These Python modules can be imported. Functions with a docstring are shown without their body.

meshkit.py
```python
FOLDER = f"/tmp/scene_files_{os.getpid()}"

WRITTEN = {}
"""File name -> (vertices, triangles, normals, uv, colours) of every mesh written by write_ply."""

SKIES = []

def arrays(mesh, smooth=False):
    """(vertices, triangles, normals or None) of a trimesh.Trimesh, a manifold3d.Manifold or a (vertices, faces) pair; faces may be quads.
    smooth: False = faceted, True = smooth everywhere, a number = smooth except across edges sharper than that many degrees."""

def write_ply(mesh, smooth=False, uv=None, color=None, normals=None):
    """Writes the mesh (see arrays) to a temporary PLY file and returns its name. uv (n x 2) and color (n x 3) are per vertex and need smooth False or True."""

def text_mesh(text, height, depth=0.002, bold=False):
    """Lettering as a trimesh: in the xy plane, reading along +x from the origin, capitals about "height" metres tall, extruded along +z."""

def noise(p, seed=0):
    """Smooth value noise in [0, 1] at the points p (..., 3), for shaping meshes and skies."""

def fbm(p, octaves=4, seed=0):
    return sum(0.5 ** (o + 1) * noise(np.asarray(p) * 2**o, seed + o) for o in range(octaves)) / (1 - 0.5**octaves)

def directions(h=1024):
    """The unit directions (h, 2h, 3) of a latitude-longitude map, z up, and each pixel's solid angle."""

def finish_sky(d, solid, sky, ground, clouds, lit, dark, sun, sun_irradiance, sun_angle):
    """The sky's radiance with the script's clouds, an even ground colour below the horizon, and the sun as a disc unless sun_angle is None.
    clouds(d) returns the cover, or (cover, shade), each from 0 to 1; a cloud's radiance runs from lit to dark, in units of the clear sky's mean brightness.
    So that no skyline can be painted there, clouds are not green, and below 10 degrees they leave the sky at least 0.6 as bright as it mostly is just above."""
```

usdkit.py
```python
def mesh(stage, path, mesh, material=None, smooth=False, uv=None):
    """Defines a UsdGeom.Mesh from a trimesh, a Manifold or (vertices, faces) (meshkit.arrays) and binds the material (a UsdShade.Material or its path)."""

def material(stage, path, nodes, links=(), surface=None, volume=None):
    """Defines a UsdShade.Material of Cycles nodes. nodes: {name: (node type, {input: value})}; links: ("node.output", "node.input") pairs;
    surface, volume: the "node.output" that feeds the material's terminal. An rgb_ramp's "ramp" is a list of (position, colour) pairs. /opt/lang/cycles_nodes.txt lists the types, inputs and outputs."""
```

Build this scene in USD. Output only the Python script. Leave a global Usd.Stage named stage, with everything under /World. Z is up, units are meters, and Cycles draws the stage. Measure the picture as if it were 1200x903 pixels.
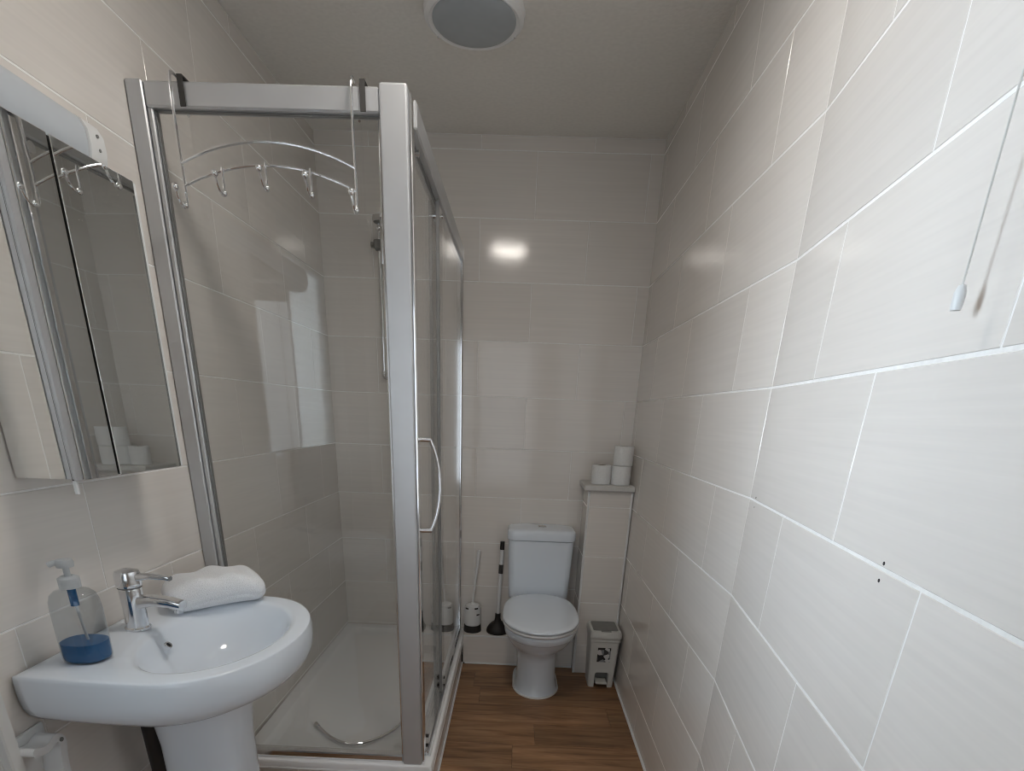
import math, random
import numpy as np, trimesh, usdkit, meshkit
import manifold3d as m3
from pxr import Usd, UsdGeom, UsdLux, Gf, Sdf

stage = Usd.Stage.CreateInMemory()
UsdGeom.SetStageUpAxis(stage, 'Z')
UsdGeom.SetStageMetersPerUnit(stage, 1.0)
world = UsdGeom.Xform.Define(stage, '/World')
stage.SetDefaultPrim(world.GetPrim())
random.seed(7)
rng = np.random.default_rng(7)

# ------------------------------------------------------------------ camera (lens shift: the photograph is cut from a taller frame)
EYE = 1.345
FPX, CX, CY, PITCH, YAW, ROLL = 651.25, 585.42, 743.17, 0.3792, -0.0156, -0.0359
def camera_axes():
    c, s = math.cos, math.sin
    fw = np.array([s(YAW)*c(PITCH), c(YAW)*c(PITCH), -s(PITCH)])
    r0 = np.array([c(YAW), -s(YAW), 0.0]); d0 = np.cross(fw, r0)
    r = c(ROLL)*r0 + s(ROLL)*d0; d = -s(ROLL)*r0 + c(ROLL)*d0
    return r, d, fw
cam = UsdGeom.Camera.Define(stage, '/World/camera')
_r, _d, _f = camera_axes()
mtx = Gf.Matrix4d(*[float(v) for v in (*_r, 0, *(-_d), 0, *(-_f), 0, 0, 0, EYE, 1)])
cam.AddTransformOp().Set(mtx)
cam.CreateHorizontalApertureAttr(36.0)
cam.CreateVerticalApertureAttr(36.0*903/1200)
cam.CreateFocalLengthAttr(36.0*FPX/1200)
cam.CreateHorizontalApertureOffsetAttr((600-CX)/1200*36.0)
cam.CreateVerticalApertureOffsetAttr((CY-451.5)/1200*36.0)
cam.CreateClippingRangeAttr(Gf.Vec2f(0.02, 50))
cam.CreateExposureAttr(0.0)

LAMP_STRENGTH = 41.0          # the lit ceiling lamp, just above the frame
HALL_STRENGTH = 1.6           # large net-curtained window of the room behind the camera, seen through the entrance
DAY_STRENGTH = 38.0           # overcast daylight in the window across the corridor, coming through the glazed door on the left

# ------------------------------------------------------------------ materials
def mat(name, nodes, links=(), surface='p.BSDF', volume=None):
    return usdkit.material(stage, '/World/Looks/' + name, nodes, links, surface=surface, volume=volume)
def plain(name, col, rough=0.5, **kw):
    d = dict(base_color=col, roughness=rough); d.update(kw)
    return mat(name, {'p': ('principled_bsdf', d)})

def tile_mat(name, col, var=0.05, axis='x'):
    # glazed ceramic with fine horizontal streaks; every tile a slightly different tone
    sc = (2.2, 2.2, 95.0)
    lo = tuple(c*(1-var) for c in col); hi = tuple(min(1, c*(1+var)) for c in col)
    return mat(name, {
        'g': ('geometry', {}), 'o': ('object_info', {}),
        'off': ('combine_xyz', {'x': 0.0, 'y': 0.0, 'z': 0.0}),
        'rm': ('math', {'math_type': 'multiply', 'value2': 37.0}),
        'add': ('vector_math', {'math_type': 'add'}),
        'm': ('mapping', {'scale': sc}),
        'n': ('noise_texture', {'scale': 1.0, 'detail': 4.0, 'roughness': 0.6}),
        'r': ('rgb_ramp', {'ramp': [(0.25, lo), (0.75, hi)]}),
        'hs': ('hsv', {'saturation': 1.0, 'value': 1.0}),
        'mr': ('map_range', {'to_min': 0.965, 'to_max': 1.03}),
        'n2': ('noise_texture', {'scale': 5.0, 'detail': 2.0}),
        'b': ('bump', {'strength': 0.05, 'distance': 0.01}),
        'p': ('principled_bsdf', {'roughness': 0.11, 'specular_ior_level': 0.5}),
    }, [('o.random', 'rm.value1'), ('rm.value', 'off.x'), ('rm.value', 'off.z'), ('g.position', 'add.vector1'), ('off.vector', 'add.vector2'),
        ('add.vector', 'm.vector'), ('m.vector', 'n.vector'), ('n.fac', 'r.fac'), ('r.color', 'hs.color'), ('o.random', 'mr.value'),
        ('mr.result', 'hs.value'), ('hs.color', 'p.base_color'), ('g.position', 'n2.vector'), ('n2.fac', 'b.height'), ('b.normal', 'p.normal')])

def wood_mat(name):
    return mat(name, {
        'g': ('geometry', {}), 'o': ('object_info', {}),
        'rm': ('math', {'math_type': 'multiply', 'value2': 23.0}),
        'off': ('combine_xyz', {}), 'add': ('vector_math', {'math_type': 'add'}),
        'm': ('mapping', {'scale': (2.6, 26.0, 1.0)}),
        'n': ('noise_texture', {'scale': 1.0, 'detail': 6.0, 'roughness': 0.62, 'distortion': 0.8}),
        'r': ('rgb_ramp', {'ramp': [(0.26, (0.115, 0.053, 0.024)), (0.45, (0.265, 0.138, 0.066)), (0.6, (0.355, 0.20, 0.10)), (0.8, (0.47, 0.29, 0.155))]}),
        'm2': ('mapping', {'scale': (3.0, 9.0, 1.0)}),
        'n2': ('noise_texture', {'scale': 1.0, 'detail': 3.0}),
        'mr2': ('map_range', {'from_min': 0.3, 'from_max': 0.7, 'to_min': 0.72, 'to_max': 1.18}),
        'hs': ('hsv', {}), 'hs2': ('hsv', {}), 'mr': ('map_range', {'to_min': 0.8, 'to_max': 1.15}),
        'b': ('bump', {'strength': 0.15, 'distance': 0.002}),
        'p': ('principled_bsdf', {'roughness': 0.42}),
    }, [('o.random', 'rm.value1'), ('rm.value', 'off.x'), ('rm.value', 'off.y'), ('g.position', 'add.vector1'), ('off.vector', 'add.vector2'),
        ('add.vector', 'm.vector'), ('m.vector', 'n.vector'), ('n.fac', 'r.fac'), ('add.vector', 'm2.vector'), ('m2.vector', 'n2.vector'),
        ('n2.fac', 'mr2.value'), ('mr2.result', 'hs2.value'), ('r.color', 'hs2.color'), ('hs2.color', 'hs.color'), ('o.random', 'mr.value'), ('mr.result', 'hs.value'),
        ('hs.color', 'p.base_color'), ('n.fac', 'b.height'), ('b.normal', 'p.normal')])

def noisy(name, col, rough=0.6, scale=60.0, var=0.06, bump=0.2, dist=0.002, **kw):
    lo = tuple(c*(1-var) for c in col); hi = tuple(min(1, c*(1+var)) for c in col)
    d = dict(roughness=rough); d.update(kw)
    return mat(name, {'g': ('texture_coordinate', {}), 'n': ('noise_texture', {'scale': scale, 'detail': 3.0}),
                      'r': ('rgb_ramp', {'ramp': [(0.3, lo), (0.7, hi)]}), 'b': ('bump', {'strength': bump, 'distance': dist}),
                      'p': ('principled_bsdf', d)},
               [('g.object', 'n.vector'), ('n.fac', 'r.fac'), ('r.color', 'p.base_color'), ('n.fac', 'b.height'), ('b.normal', 'p.normal')])

TILE = tile_mat('wall_tile', (0.775, 0.735, 0.692), 0.035)
GROUT = noisy('grout', (0.88, 0.87, 0.85), 0.7, 90, 0.04, 0.2)
CEIL = noisy('ceiling_paint', (0.90, 0.88, 0.835), 0.85, 70, 0.03, 0.25, 0.003)
WOOD = wood_mat('wood_vinyl')
DARKGAP = plain('dark_gap', (0.03, 0.022, 0.016), 0.8)
CERAMIC = noisy('white_ceramic', (0.775, 0.835, 0.905), 0.09, 3, 0.01, 0.0)
ACRYLIC = noisy('white_acrylic', (0.92, 0.92, 0.92), 0.22, 4, 0.015, 0.0)
CHROME = noisy('chrome', (0.80, 0.81, 0.83), 0.09, 8, 0.02, 0.0, metallic=1.0)
ALU = noisy('silver_aluminium', (0.55, 0.56, 0.575), 0.34, 14, 0.02, 0.0, metallic=0.5)
DARKALU = noisy('shaded_gasket', (0.20, 0.20, 0.20), 0.45, 14, 0.05, 0.0)
RUBBER = noisy('black_rubber', (0.018, 0.016, 0.015), 0.55, 30, 0.1, 0.1)
GREYRUB = noisy('dark_grey_strap', (0.04, 0.037, 0.034), 0.6, 40, 0.1, 0.1)
WPLAST = noisy('white_plastic', (0.76, 0.77, 0.77), 0.35, 20, 0.015, 0.0)
LAMPRING = noisy('white_lamp_ring', (0.92, 0.93, 0.93), 0.3, 20, 0.01, 0.0)
GPLAST = noisy('pale_grey_plastic', (0.60, 0.60, 0.57), 0.42, 20, 0.02, 0.0)
DGPLAST = noisy('mid_grey_plastic', (0.20, 0.20, 0.19), 0.45, 50, 0.06, 0.1)
PAINT = noisy('white_gloss_paint', (0.74, 0.74, 0.72), 0.35, 10, 0.02, 0.03)
DOORPAINT = noisy('pale_grey_door_paint', (0.55, 0.58, 0.60), 0.45, 10, 0.02, 0.03)
PAPER = noisy('tissue_paper', (0.80, 0.81, 0.81), 0.9, 120, 0.03, 0.5, 0.002)
CARD = plain('cardboard', (0.36, 0.27, 0.19), 0.9)
TOWEL = noisy('white_terry', (0.88, 0.90, 0.93), 0.95, 420, 0.05, 0.9, 0.003, sheen_weight=0.25)
STEELB = plain('black_pipe', (0.022, 0.018, 0.016), 0.5)
CORD = plain('white_cord', (0.62, 0.61, 0.58), 0.8)
HOLE = plain('drill_hole_dark', (0.02, 0.02, 0.02), 0.9)
MIRROR = noisy('mirror_silver', (0.86, 0.87, 0.86), 0.015, 2, 0.005, 0.0, metallic=1.0)
SHELF = noisy('shelf_white', (0.62, 0.61, 0.59), 0.45, 12, 0.05, 0.05)
LIQUID = plain('blue_soap', (0.004, 0.15, 0.40), 0.12, transmission_weight=0.25, ior=1.35)
DAY = mat('daylit_frosted_glass', {'e': ('emission', {"color": (0.80, 0.925, 1.06), 'strength': DAY_STRENGTH})}, surface='e.emission')
HALLDAY = mat('curtained_window_glow', {'e': ('emission', {'color': (0.88, 0.95, 1.02), 'strength': HALL_STRENGTH})}, surface='e.emission')
LIT = mat('lit_diffuser', {'e': ('emission', {'color': (1.0, 0.935, 0.86), 'strength': LAMP_STRENGTH})}, surface='e.emission')
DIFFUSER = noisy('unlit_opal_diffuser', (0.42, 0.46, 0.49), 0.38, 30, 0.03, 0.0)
TUBECOVER = noisy('opal_tube_cover', (0.55, 0.59, 0.63), 0.30, 10, 0.02, 0.0)

def pane(name, tint, ior=1.45, rough=0.0):
    return mat(name, {'t': ('transparent_bsdf', {'color': tint}), 'g': ('glossy_bsdf', {'color': (1, 1, 1), 'roughness': rough}),
                      'w': ('layer_weight', {'blend': 0.5}), 'pw': ('math', {'math_type': 'power', 'value2': 5.0}),
                      'f': ('math', {'math_type': 'multiply_add', 'value2': 0.9, 'value3': ((ior-1)/(ior+1))**2}), 'x': ('mix_closure', {})},
               [('w.facing', 'pw.value1'), ('pw.value', 'f.value1'), ('f.value', 'x.fac'), ('t.BSDF', 'x.closure1'), ('g.BSDF', 'x.closure2')], surface='x.closure')
GLASS = pane('shower_glass', (0.985, 0.99, 0.988))
BOTTLE = pane('clear_bottle', (0.80, 0.82, 0.83), 1.6, 0.05)
CLEARPUMP = mat('frosted_pump', {'t': ('transparent_bsdf', {'color': (0.9, 0.92, 0.93)}), 'p': ('principled_bsdf', {'base_color': (0.62, 0.65, 0.67), 'roughness': 0.25}),
                                 'x': ('mix_closure', {'fac': 0.62})}, [('t.BSDF', 'x.closure1'), ('p.BSDF', 'x.closure2')], surface='x.closure')
STICKER = mat('bin_sticker', {'g': ('texture_coordinate', {}), 'v': ('voronoi_texture', {'scale': 46.0}), 's': ('separate_color', {}),
                              'r': ('rgb_ramp', {'ramp': [(0.0, (0.02, 0.02, 0.022)), (0.42, (0.05, 0.05, 0.052)), (0.5, (0.24, 0.25, 0.26)), (0.78, (0.3, 0.31, 0.31)), (0.8, (0.62, 0.62, 0.61))], 'interpolate': False}),
                              'p': ('principled_bsdf', {'roughness': 0.35})},
              [('g.object', 'v.vector'), ('v.color', 's.color'), ('s.r', 'r.fac'), ('r.color', 'p.base_color')])

# ------------------------------------------------------------------ prim helpers
_used = {}
def numbered(parent, name):
    k = (parent, name); n = _used.get(k, 0); _used[k] = n + 1
    return name if n == 0 else f'{name}_{n:03d}'
def tag(prim, **kw):
    for k, v in kw.items():
        if v is not None:
            prim.SetCustomDataByKey(k, v)
class Node:
    def __init__(self, path, loc):
        self.path, self.loc = path, np.asarray(loc, float)
        self.prim = stage.GetPrimAtPath(path)
    def add(self, name, mesh, m, smooth=35, label=None, kind=None):
        p = f'{self.path}/{numbered(self.path, name)}'
        v, f, n = meshkit.arrays(mesh, False)
        t = trimesh.Trimesh(np.asarray(v) - self.loc, f, process=False)
        if smooth is not False and smooth is not None:
            t.merge_vertices()
        pr = usdkit.mesh(stage, p, t, m, smooth=smooth).GetPrim()
        tag(pr, label=label, kind=kind)
        return Node(p, self.loc)
def thing(name, label, cat, loc, group=None):
    p = '/World/' + numbered('/World', name)
    x = UsdGeom.Xform.Define(stage, p)
    x.AddTranslateOp().Set(Gf.Vec3d(*map(float, loc)))
    tag(x.GetPrim(), label=label, category=cat, group=group)
    return Node(p, loc)
def structure(name, label=None, loc=(0, 0, 0)):
    p = '/World/' + numbered('/World', name)
    x = UsdGeom.Xform.Define(stage, p)
    x.AddTranslateOp().Set(Gf.Vec3d(*map(float, loc)))
    tag(x.GetPrim(), label=label, kind='structure')
    return Node(p, loc)
def copy_of(src, loc, label):
    name = src.path.rsplit('/', 1)[1]
    p = '/World/' + numbered('/World', name)
    x = UsdGeom.Xform.Define(stage, p)
    x.GetPrim().GetReferences().AddInternalReference(src.path)
    x.ClearXformOpOrder(); x.AddTranslateOp().Set(Gf.Vec3d(*map(float, loc)))
    x.GetPrim().SetInstanceable(True)
    was = src.prim.GetCustomData()
    tag(x.GetPrim(), label=label, category=was.get('category'), group=was.get('group'))

# ------------------------------------------------------------------ shape helpers
def cat(*ms):
    return trimesh.util.concatenate([x for x in ms])
def box(x0, x1, y0, y1, z0, z1):
    m = trimesh.creation.box([x1-x0, y1-y0, z1-z0]); m.apply_translation([(x0+x1)/2, (y0+y1)/2, (z0+z1)/2]); return m
def cbox(x0, x1, y0, y1, z0, z1, c=0.002):
    c = min(c, (x1-x0)/2.01, (y1-y0)/2.01, (z1-z0)/2.01)
    pts = []
    for sx in (0, 1):
        for sy in (0, 1):
            for sz in (0, 1):
                x, y, z = (x0, x1)[sx], (y0, y1)[sy], (z0, z1)[sz]
                dx, dy, dz = (c, -c)[sx], (c, -c)[sy], (c, -c)[sz]
                pts += [(x+dx, y+dy, z), (x+dx, y, z+dz), (x, y+dy, z+dz)]
    return trimesh.convex.convex_hull(np.array(pts))
def rbox(x0, x1, y0, y1, z0, z1, r=0.01, seg=16):
    r = min(r, (x1-x0)/2.01, (y1-y0)/2.01, (z1-z0)/2.01)
    s = m3.Manifold.sphere(r, seg)
    parts = [s.translate((x, y, z)) for x in (x0+r, x1-r) for y in (y0+r, y1-r) for z in (z0+r, z1-r)]
    return m3.Manifold.batch_hull(parts)
def tm(m):
    v, f, _ = meshkit.arrays(m, False); return trimesh.Trimesh(v, f, process=False)
def tube(path, r, n=10, closed=False, caps=True):
    P = np.asarray(path, float); k = len(P)
    T = np.gradient(P, axis=0) if not closed else (np.roll(P, -1, 0) - np.roll(P, 1, 0))
    T /= np.maximum(np.linalg.norm(T, axis=1, keepdims=True), 1e-9)
    a = np.array([0, 0, 1.0]) if abs(T[0][2]) < 0.9 else np.array([1.0, 0, 0])
    N = np.cross(T[0], a); N /= np.linalg.norm(N)
    rr = np.broadcast_to(r, k); V = []
    for i in range(k):
        N = N - T[i]*(N@T[i]); N /= np.linalg.norm(N); B = np.cross(T[i], N)
        for j in range(n):
            t = 2*math.pi*j/n
            V.append(P[i] + rr[i]*(math.cos(t)*N + math.sin(t)*B))
    F = []
    for i in range(k if closed else k-1):
        i2 = (i+1) % k
        for j in range(n):
            a0, b0 = i*n+j, i*n+(j+1) % n; a1, b1 = i2*n+j, i2*n+(j+1) % n
            F += [(a0, b0, b1), (a0, b1, a1)]
    if caps and not closed:
        V += [P[0], P[-1]]; c0, c1 = len(V)-2, len(V)-1
        for j in range(n):
            F += [(c0, (j+1) % n, j), (c1, (k-1)*n+j, (k-1)*n+(j+1) % n)]
    m = trimesh.Trimesh(np.array(V), np.array(F), process=False)
    return m
def spline(pts, n=24):
    from scipy.interpolate import CubicSpline
    P = np.asarray(pts, float); d = np.r_[0, np.cumsum(np.linalg.norm(np.diff(P, axis=0), axis=1))]
    return CubicSpline(d, P)(np.linspace(0, d[-1], n))
def lathe(profile, c=(0, 0), seg=40, sx=1.0, sy=1.0):
    pr = np.asarray(profile, float); k = len(pr); V, F = [], []
    for r, z in pr:
        for j in range(seg):
            t = 2*math.pi*j/seg; V.append((c[0]+sx*r*math.cos(t), c[1]+sy*r*math.sin(t), z))
    for i in range(k-1):
        for j in range(seg):
            a, b = i*seg+j, i*seg+(j+1) % seg; a1, b1 = a+seg, b+seg
            F += [(a, b, b1), (a, b1, a1)]
    return trimesh.Trimesh(np.array(V), np.array(F), process=False)
def loft(rings, cap0=True, cap1=True):
    k, n = len(rings), len(rings[0]); V = [p for r in rings for p in r]; F = []
    for i in range(k-1):
        for j in range(n):
            a, b = i*n+j, i*n+(j+1) % n; a1, b1 = a+n, b+n
            F += [(a, b, b1), (a, b1, a1)]
    if cap0:
        V.append(np.mean(rings[0], 0)); c = len(V)-1
        F += [(c, (j+1) % n, j) for j in range(n)]
    if cap1:
        V.append(np.mean(rings[-1], 0)); c = len(V)-1
        F += [(c, (k-1)*n+j, (k-1)*n+(j+1) % n) for j in range(n)]
    return trimesh.Trimesh(np.array(V, float), np.array(F), process=False)
def rrect(x0, x1, y0, y1, z, r, n=6):
    out = []
    for cx, cy, a0 in ((x1-r, y1-r, 0), (x0+r, y1-r, 90), (x0+r, y0+r, 180), (x1-r, y0+r, 270)):
        for i in range(n+1):
            t = math.radians(a0 + 90*i/n); out.append((cx+r*math.cos(t), cy+r*math.sin(t), z))
    return out
def cyl(p0, p1, r, n=20):
    return tube([p0, p1], r, n)
def ball(c, r, s=2):
    m = trimesh.creation.icosphere(s, r); m.apply_translation(c); return m
def prism_xz(poly, y0, y1):
    # polygon in (x, z), extruded along y
    from shapely.geometry import Polygon
    m = trimesh.creation.extrude_polygon(Polygon(poly), y1-y0, engine='earcut')
    v = m.vertices.copy(); m.vertices = np.c_[v[:, 0], v[:, 2]+y0, v[:, 1]]; m.invert(); m.fix_normals(); return m
def rot_z(m, ang, c):
    m = tm(m); m.apply_transform(trimesh.transformations.rotation_matrix(ang, [0, 0, 1], [c[0], c[1], 0])); return m

# ------------------------------------------------------------------ room: numbers
D = 3.063                       # back wall
CEIL_Z = 2.473
Z0 = EYE + 1.3246               # tile course lines at Z0 - 0.25 k
XR, TR = 0.6005, -0.0096        # right wall, far part: x = XR + TR (D - y)
YC = 1.418; XC = XR + TR*(D-YC) # the bend in the right wall
TN = 0.1343                     # near part: x = XC - TN (YC - y)
XL, TL = -0.9465, -0.0117       # left wall: x = XL + TL (D - y)
YB = -0.55                      # wall behind the camera
LEDGE_Y, LEDGE_Z = 2.912, 0.172
def xl(y): return XL + TL*(D-y)
def xr(y): return XR + TR*(D-y) if y >= YC else XC - TN*(YC-y)

# ------------------------------------------------------------------ tiled faces
GAP, CH, TH = 0.0034, 0.0012, 0.008
def tile_mesh(o, u, n, u0, u1, z0, z1):
    """One tile of a face through o with unit direction u and unit normal n (into the room), chamfered at the front edge."""
    w = 0.0005*rng.standard_normal(4)*0.5
    def P(a, z, d): return o + u*a + np.array([0, 0, z-o[2]]) + n*d
    V = [P(u0, z0, -TH), P(u1, z0, -TH), P(u1, z1, -TH), P(u0, z1, -TH),
         P(u0, z0, -CH), P(u1, z0, -CH), P(u1, z1, -CH), P(u0, z1, -CH),
         P(u0+CH, z0+CH, w[0]*.3), P(u1-CH, z0+CH, w[1]*.3), P(u1-CH, z1-CH, w[2]*.3), P(u0+CH, z1-CH, w[3]*.3)]
    Q = [(3, 2, 1, 0), (8, 9, 10, 11)]
    for i in range(4):
        j = (i+1) % 4
        Q += [(i, j, 4+j, 4+i), (4+i, 4+j, 8+j, 8+i)]
    m = trimesh.Trimesh(np.array(V), np.array([t for q in Q for t in ((q[0], q[1], q[2]), (q[0], q[2], q[3]))]), process=False)
    if np.dot(m.face_normals[2], n) < 0: m.invert()
    return m
def tiled(node, p0, p1, zlo, zhi, joint, W, normal, gap=GAP, holes=(), grout=True, gd=0.0009, lines=None, name='tile', m=None):
    """A tiled face from p0 to p1 (x, y), courses at the room's lines. joint(k) -> position along the face of one joint of course k."""
    p0, p1 = np.array([*p0, 0.0]), np.array([*p1, 0.0]); L = np.linalg.norm(p1-p0); u = (p1-p0)/L; n = np.array([*normal, 0.0]); n /= np.linalg.norm(n)
    if grout:
        spans = [(0, L, zlo, zhi)]
        for (h0, h1, g0, g1) in holes:
            spans = [(0, h0, zlo, zhi), (h1, L, zlo, zhi), (h0, h1, g1, zhi)]
        hulls = [trimesh.convex.convex_hull(np.array([p0 + u*a + n*d + [0, 0, z] for d in (-gd, -TH-0.012) for a in sp_[:2] for z in sp_[2:]])) for sp_ in spans]
        node.add('grout_bed', cat(*hulls), GROUT, smooth=False)
    courses = []
    if lines is None:
        for k in range(0, 12):
            courses.append((k, max(zlo, Z0-.25*(k+1)), min(zhi, Z0-.25*k)))
    else:
        courses = [(k, lines[k+1], lines[k]) for k in range(len(lines)-1)]
    h = gap/2
    for k, a, b in courses:
        if b-a < 0.012: continue
        j = joint(k); s = j - W*math.ceil(j/W) - W
        while s < L:
            t0, t1 = max(0, s), min(L, s+W); s += W
            if t1-t0 < 0.012: continue
            rects = [(t0 + (.62*h if t0 > 0 else 0.001), t1 - (.62*h if t1 < L else 0.001), a+h, b-h)]
            for (h0, h1, g0, g1) in holes:
                nxt = []
                for (x0, x1, y0, y1) in rects:
                    if x1 <= h0 or x0 >= h1 or y1 <= g0 or y0 >= g1: nxt.append((x0, x1, y0, y1)); continue
                    if x0 < h0: nxt.append((x0, h0, y0, y1))
                    if x1 > h1: nxt.append((h1, x1, y0, y1))
                    c0, c1 = max(x0, h0), min(x1, h1)
                    if y0 < g0: nxt.append((c0, c1, y0, g0))
                    if y1 > g1: nxt.append((c0, c1, g1, y1))
                rects = nxt
            for r in rects:
                if r[1]-r[0] > 0.01 and r[3]-r[2] > 0.01:
                    node.add(name, tile_mesh(p0, u, n, *r), m or TILE, smooth=False)

# floor -------------------------------------------------------------
floor = structure('floor', 'brown wood-look plank floor')
floor.add('underlay', box(-1.05, 0.70, YB-0.03, D+0.03, -0.03, -0.004), DARKGAP, smooth=False)
PW, yy, row = 0.178, LEDGE_Y-0.005+0.07, 0
while yy > YB:
    y0, y1 = max(YB, yy-PW), min(yy, LEDGE_Y-0.005)
    xoff = [-0.72, -0.17, -1.05, -0.42, 0.14, -0.88][row % 6]
    s = xoff - 0.92
    while s < 0.66:
        x0, x1 = max(-1.0, s), min(0.64, s+0.92); s += 0.92
        if x1-x0 > 0.02:
            m = cbox(x0+0.0006, x1-0.0006, y0+0.0006, y1-0.0006, -0.004, 0.0, 0.0007)
            floor.add('plank', m, WOOD, smooth=False)
    yy -= PW; row += 1

# walls -------------------------------------------------------------
wb = structure('wall_back', 'far wall of pale glazed ceramic tiles')
tiled(wb, (XL-0.01, D), (XR+0.005, D), 0.0, CEIL_Z, lambda k: (0.045 if k % 2 else -0.205) - (XL-0.01), 0.5, (0, -1))
wr = structure('wall_right', 'right wall of pale glossy tiles with a slight bend in it')
nfar = (-1.0, TR); nnear = (-1.0, TN)
tiled(wr, (xr(YC), YC), (xr(D), D), 0.0, CEIL_Z, lambda k: (0.0 if k % 2 else 0.262), 0.5225, (-1.0, -TR), gap=0.0040)
pn = np.array([xr(YB), YB]); pc = np.array([XC, YC]); Ln = np.linalg.norm(pc-pn)
tiled(wr, pn, pc, 0.0, CEIL_Z, lambda k: Ln - (0.0 if k % 2 else 0.267), 0.5225, (-1.0, TN), gap=0.0045)
# two pairs of old screw holes in the near part
def near_point(y, z, off=0.0006): return np.array([xr(y), y, z]) + off*np.array([-1.0, TN, 0])
def near_y(px, py):
    v = (px-CX)/FPX*_r + (py-CY)/FPX*_d + _f
    t = (XC-TN*YC)/(v[0]-TN*v[1]); return (t*v)[1], EYE+(t*v)[2]
for px, py, r in ((1036, 660, .0026), (1030, 680, .0026), (886, 583, .0022), (884, 594, .0018)):
    y, z = near_y(px, py); c = near_point(y, z, 0.0004); e = near_point(y, z, -0.003)
    wr.add('screw_hole', cyl(c, e, r, 10), HOLE, smooth=False)
wl = structure('wall_left', 'left wall of pale glazed ceramic tiles')
DOOR_Y1 = 0.877
tiled(wl, (xl(YB), YB), (xl(D), D), 0.0, CEIL_Z, lambda k: (2.04 if k % 2 else 1.78) - YB, 0.5225, (1.0, -TL),
      holes=[(0.10-YB, DOOR_Y1-YB, -1, 2.04)])
EX0, EX1 = -0.86, 0.20           # entrance behind the camera
wf = structure('wall_front', 'tiled wall behind the camera')
tiled(wf, (xl(YB), YB), (xr(YB), YB), 0.0, CEIL_Z, lambda k: (0.2 if k % 2 else 0.45), 0.5, (0, 1), holes=[(EX0-xl(YB), EX1-xl(YB), -1, 2.08)])
ce = structure('ceiling', 'plain off-white painted ceiling')
ce.add('plaster', box(-1.08, 0.70, YB-0.03, D+0.03, CEIL_Z, CEIL_Z+0.03), CEIL, smooth=False)
# white sealant lines along the foot of the right wall
tr = structure('trim_1', 'white sealant bead at the foot of the right wall')
tr.add('bead', tube([(xr(y)-0.004, y, 0.003) for y in (LEDGE_Y-.08, 2.2, YC)], 0.006, 8), WPLAST)
tr.add('bead', tube([(xr(y)-0.004, y, 0.003) for y in (YC, 0.6, YB+.01)], 0.006, 8), WPLAST)

# door in the left wall beside the basin (only the edge of its frame shows)
xa = xl(0.5)
WT = 0.085                       # thickness of the left wall at the doorway
dn = structure('door_1', 'half-glazed door in a white painted frame at the left edge')
for y0, y1 in ((DOOR_Y1, 0.9045), (0.0725, 0.10)):
    dn.add('architrave', cbox(xa-0.012, xa+0.030, y0, y1, 0.0, 2.07, .003), PAINT)
dn.add('architrave', cbox(xa-0.012, xa+0.030, 0.10, DOOR_Y1, 2.04, 2.07, .003), PAINT)
dn.add('jamb', cbox(xa-WT-.01, xa+.012, DOOR_Y1-.004, DOOR_Y1+.016, 0.0, 2.055, .002), PAINT)
dn.add('jamb', cbox(xa-WT-.01, xa+.012, 0.084, 0.104, 0.0, 2.055, .002), PAINT)
dn.add('jamb', cbox(xa-WT-.01, xa+.012, 0.104, DOOR_Y1-.004, 2.036, 2.055, .002), PAINT)
def lf(y0, y1, z0, z1): return cbox(xa-0.055, xa-0.018, y0, y1, z0, z1, .003)
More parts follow.
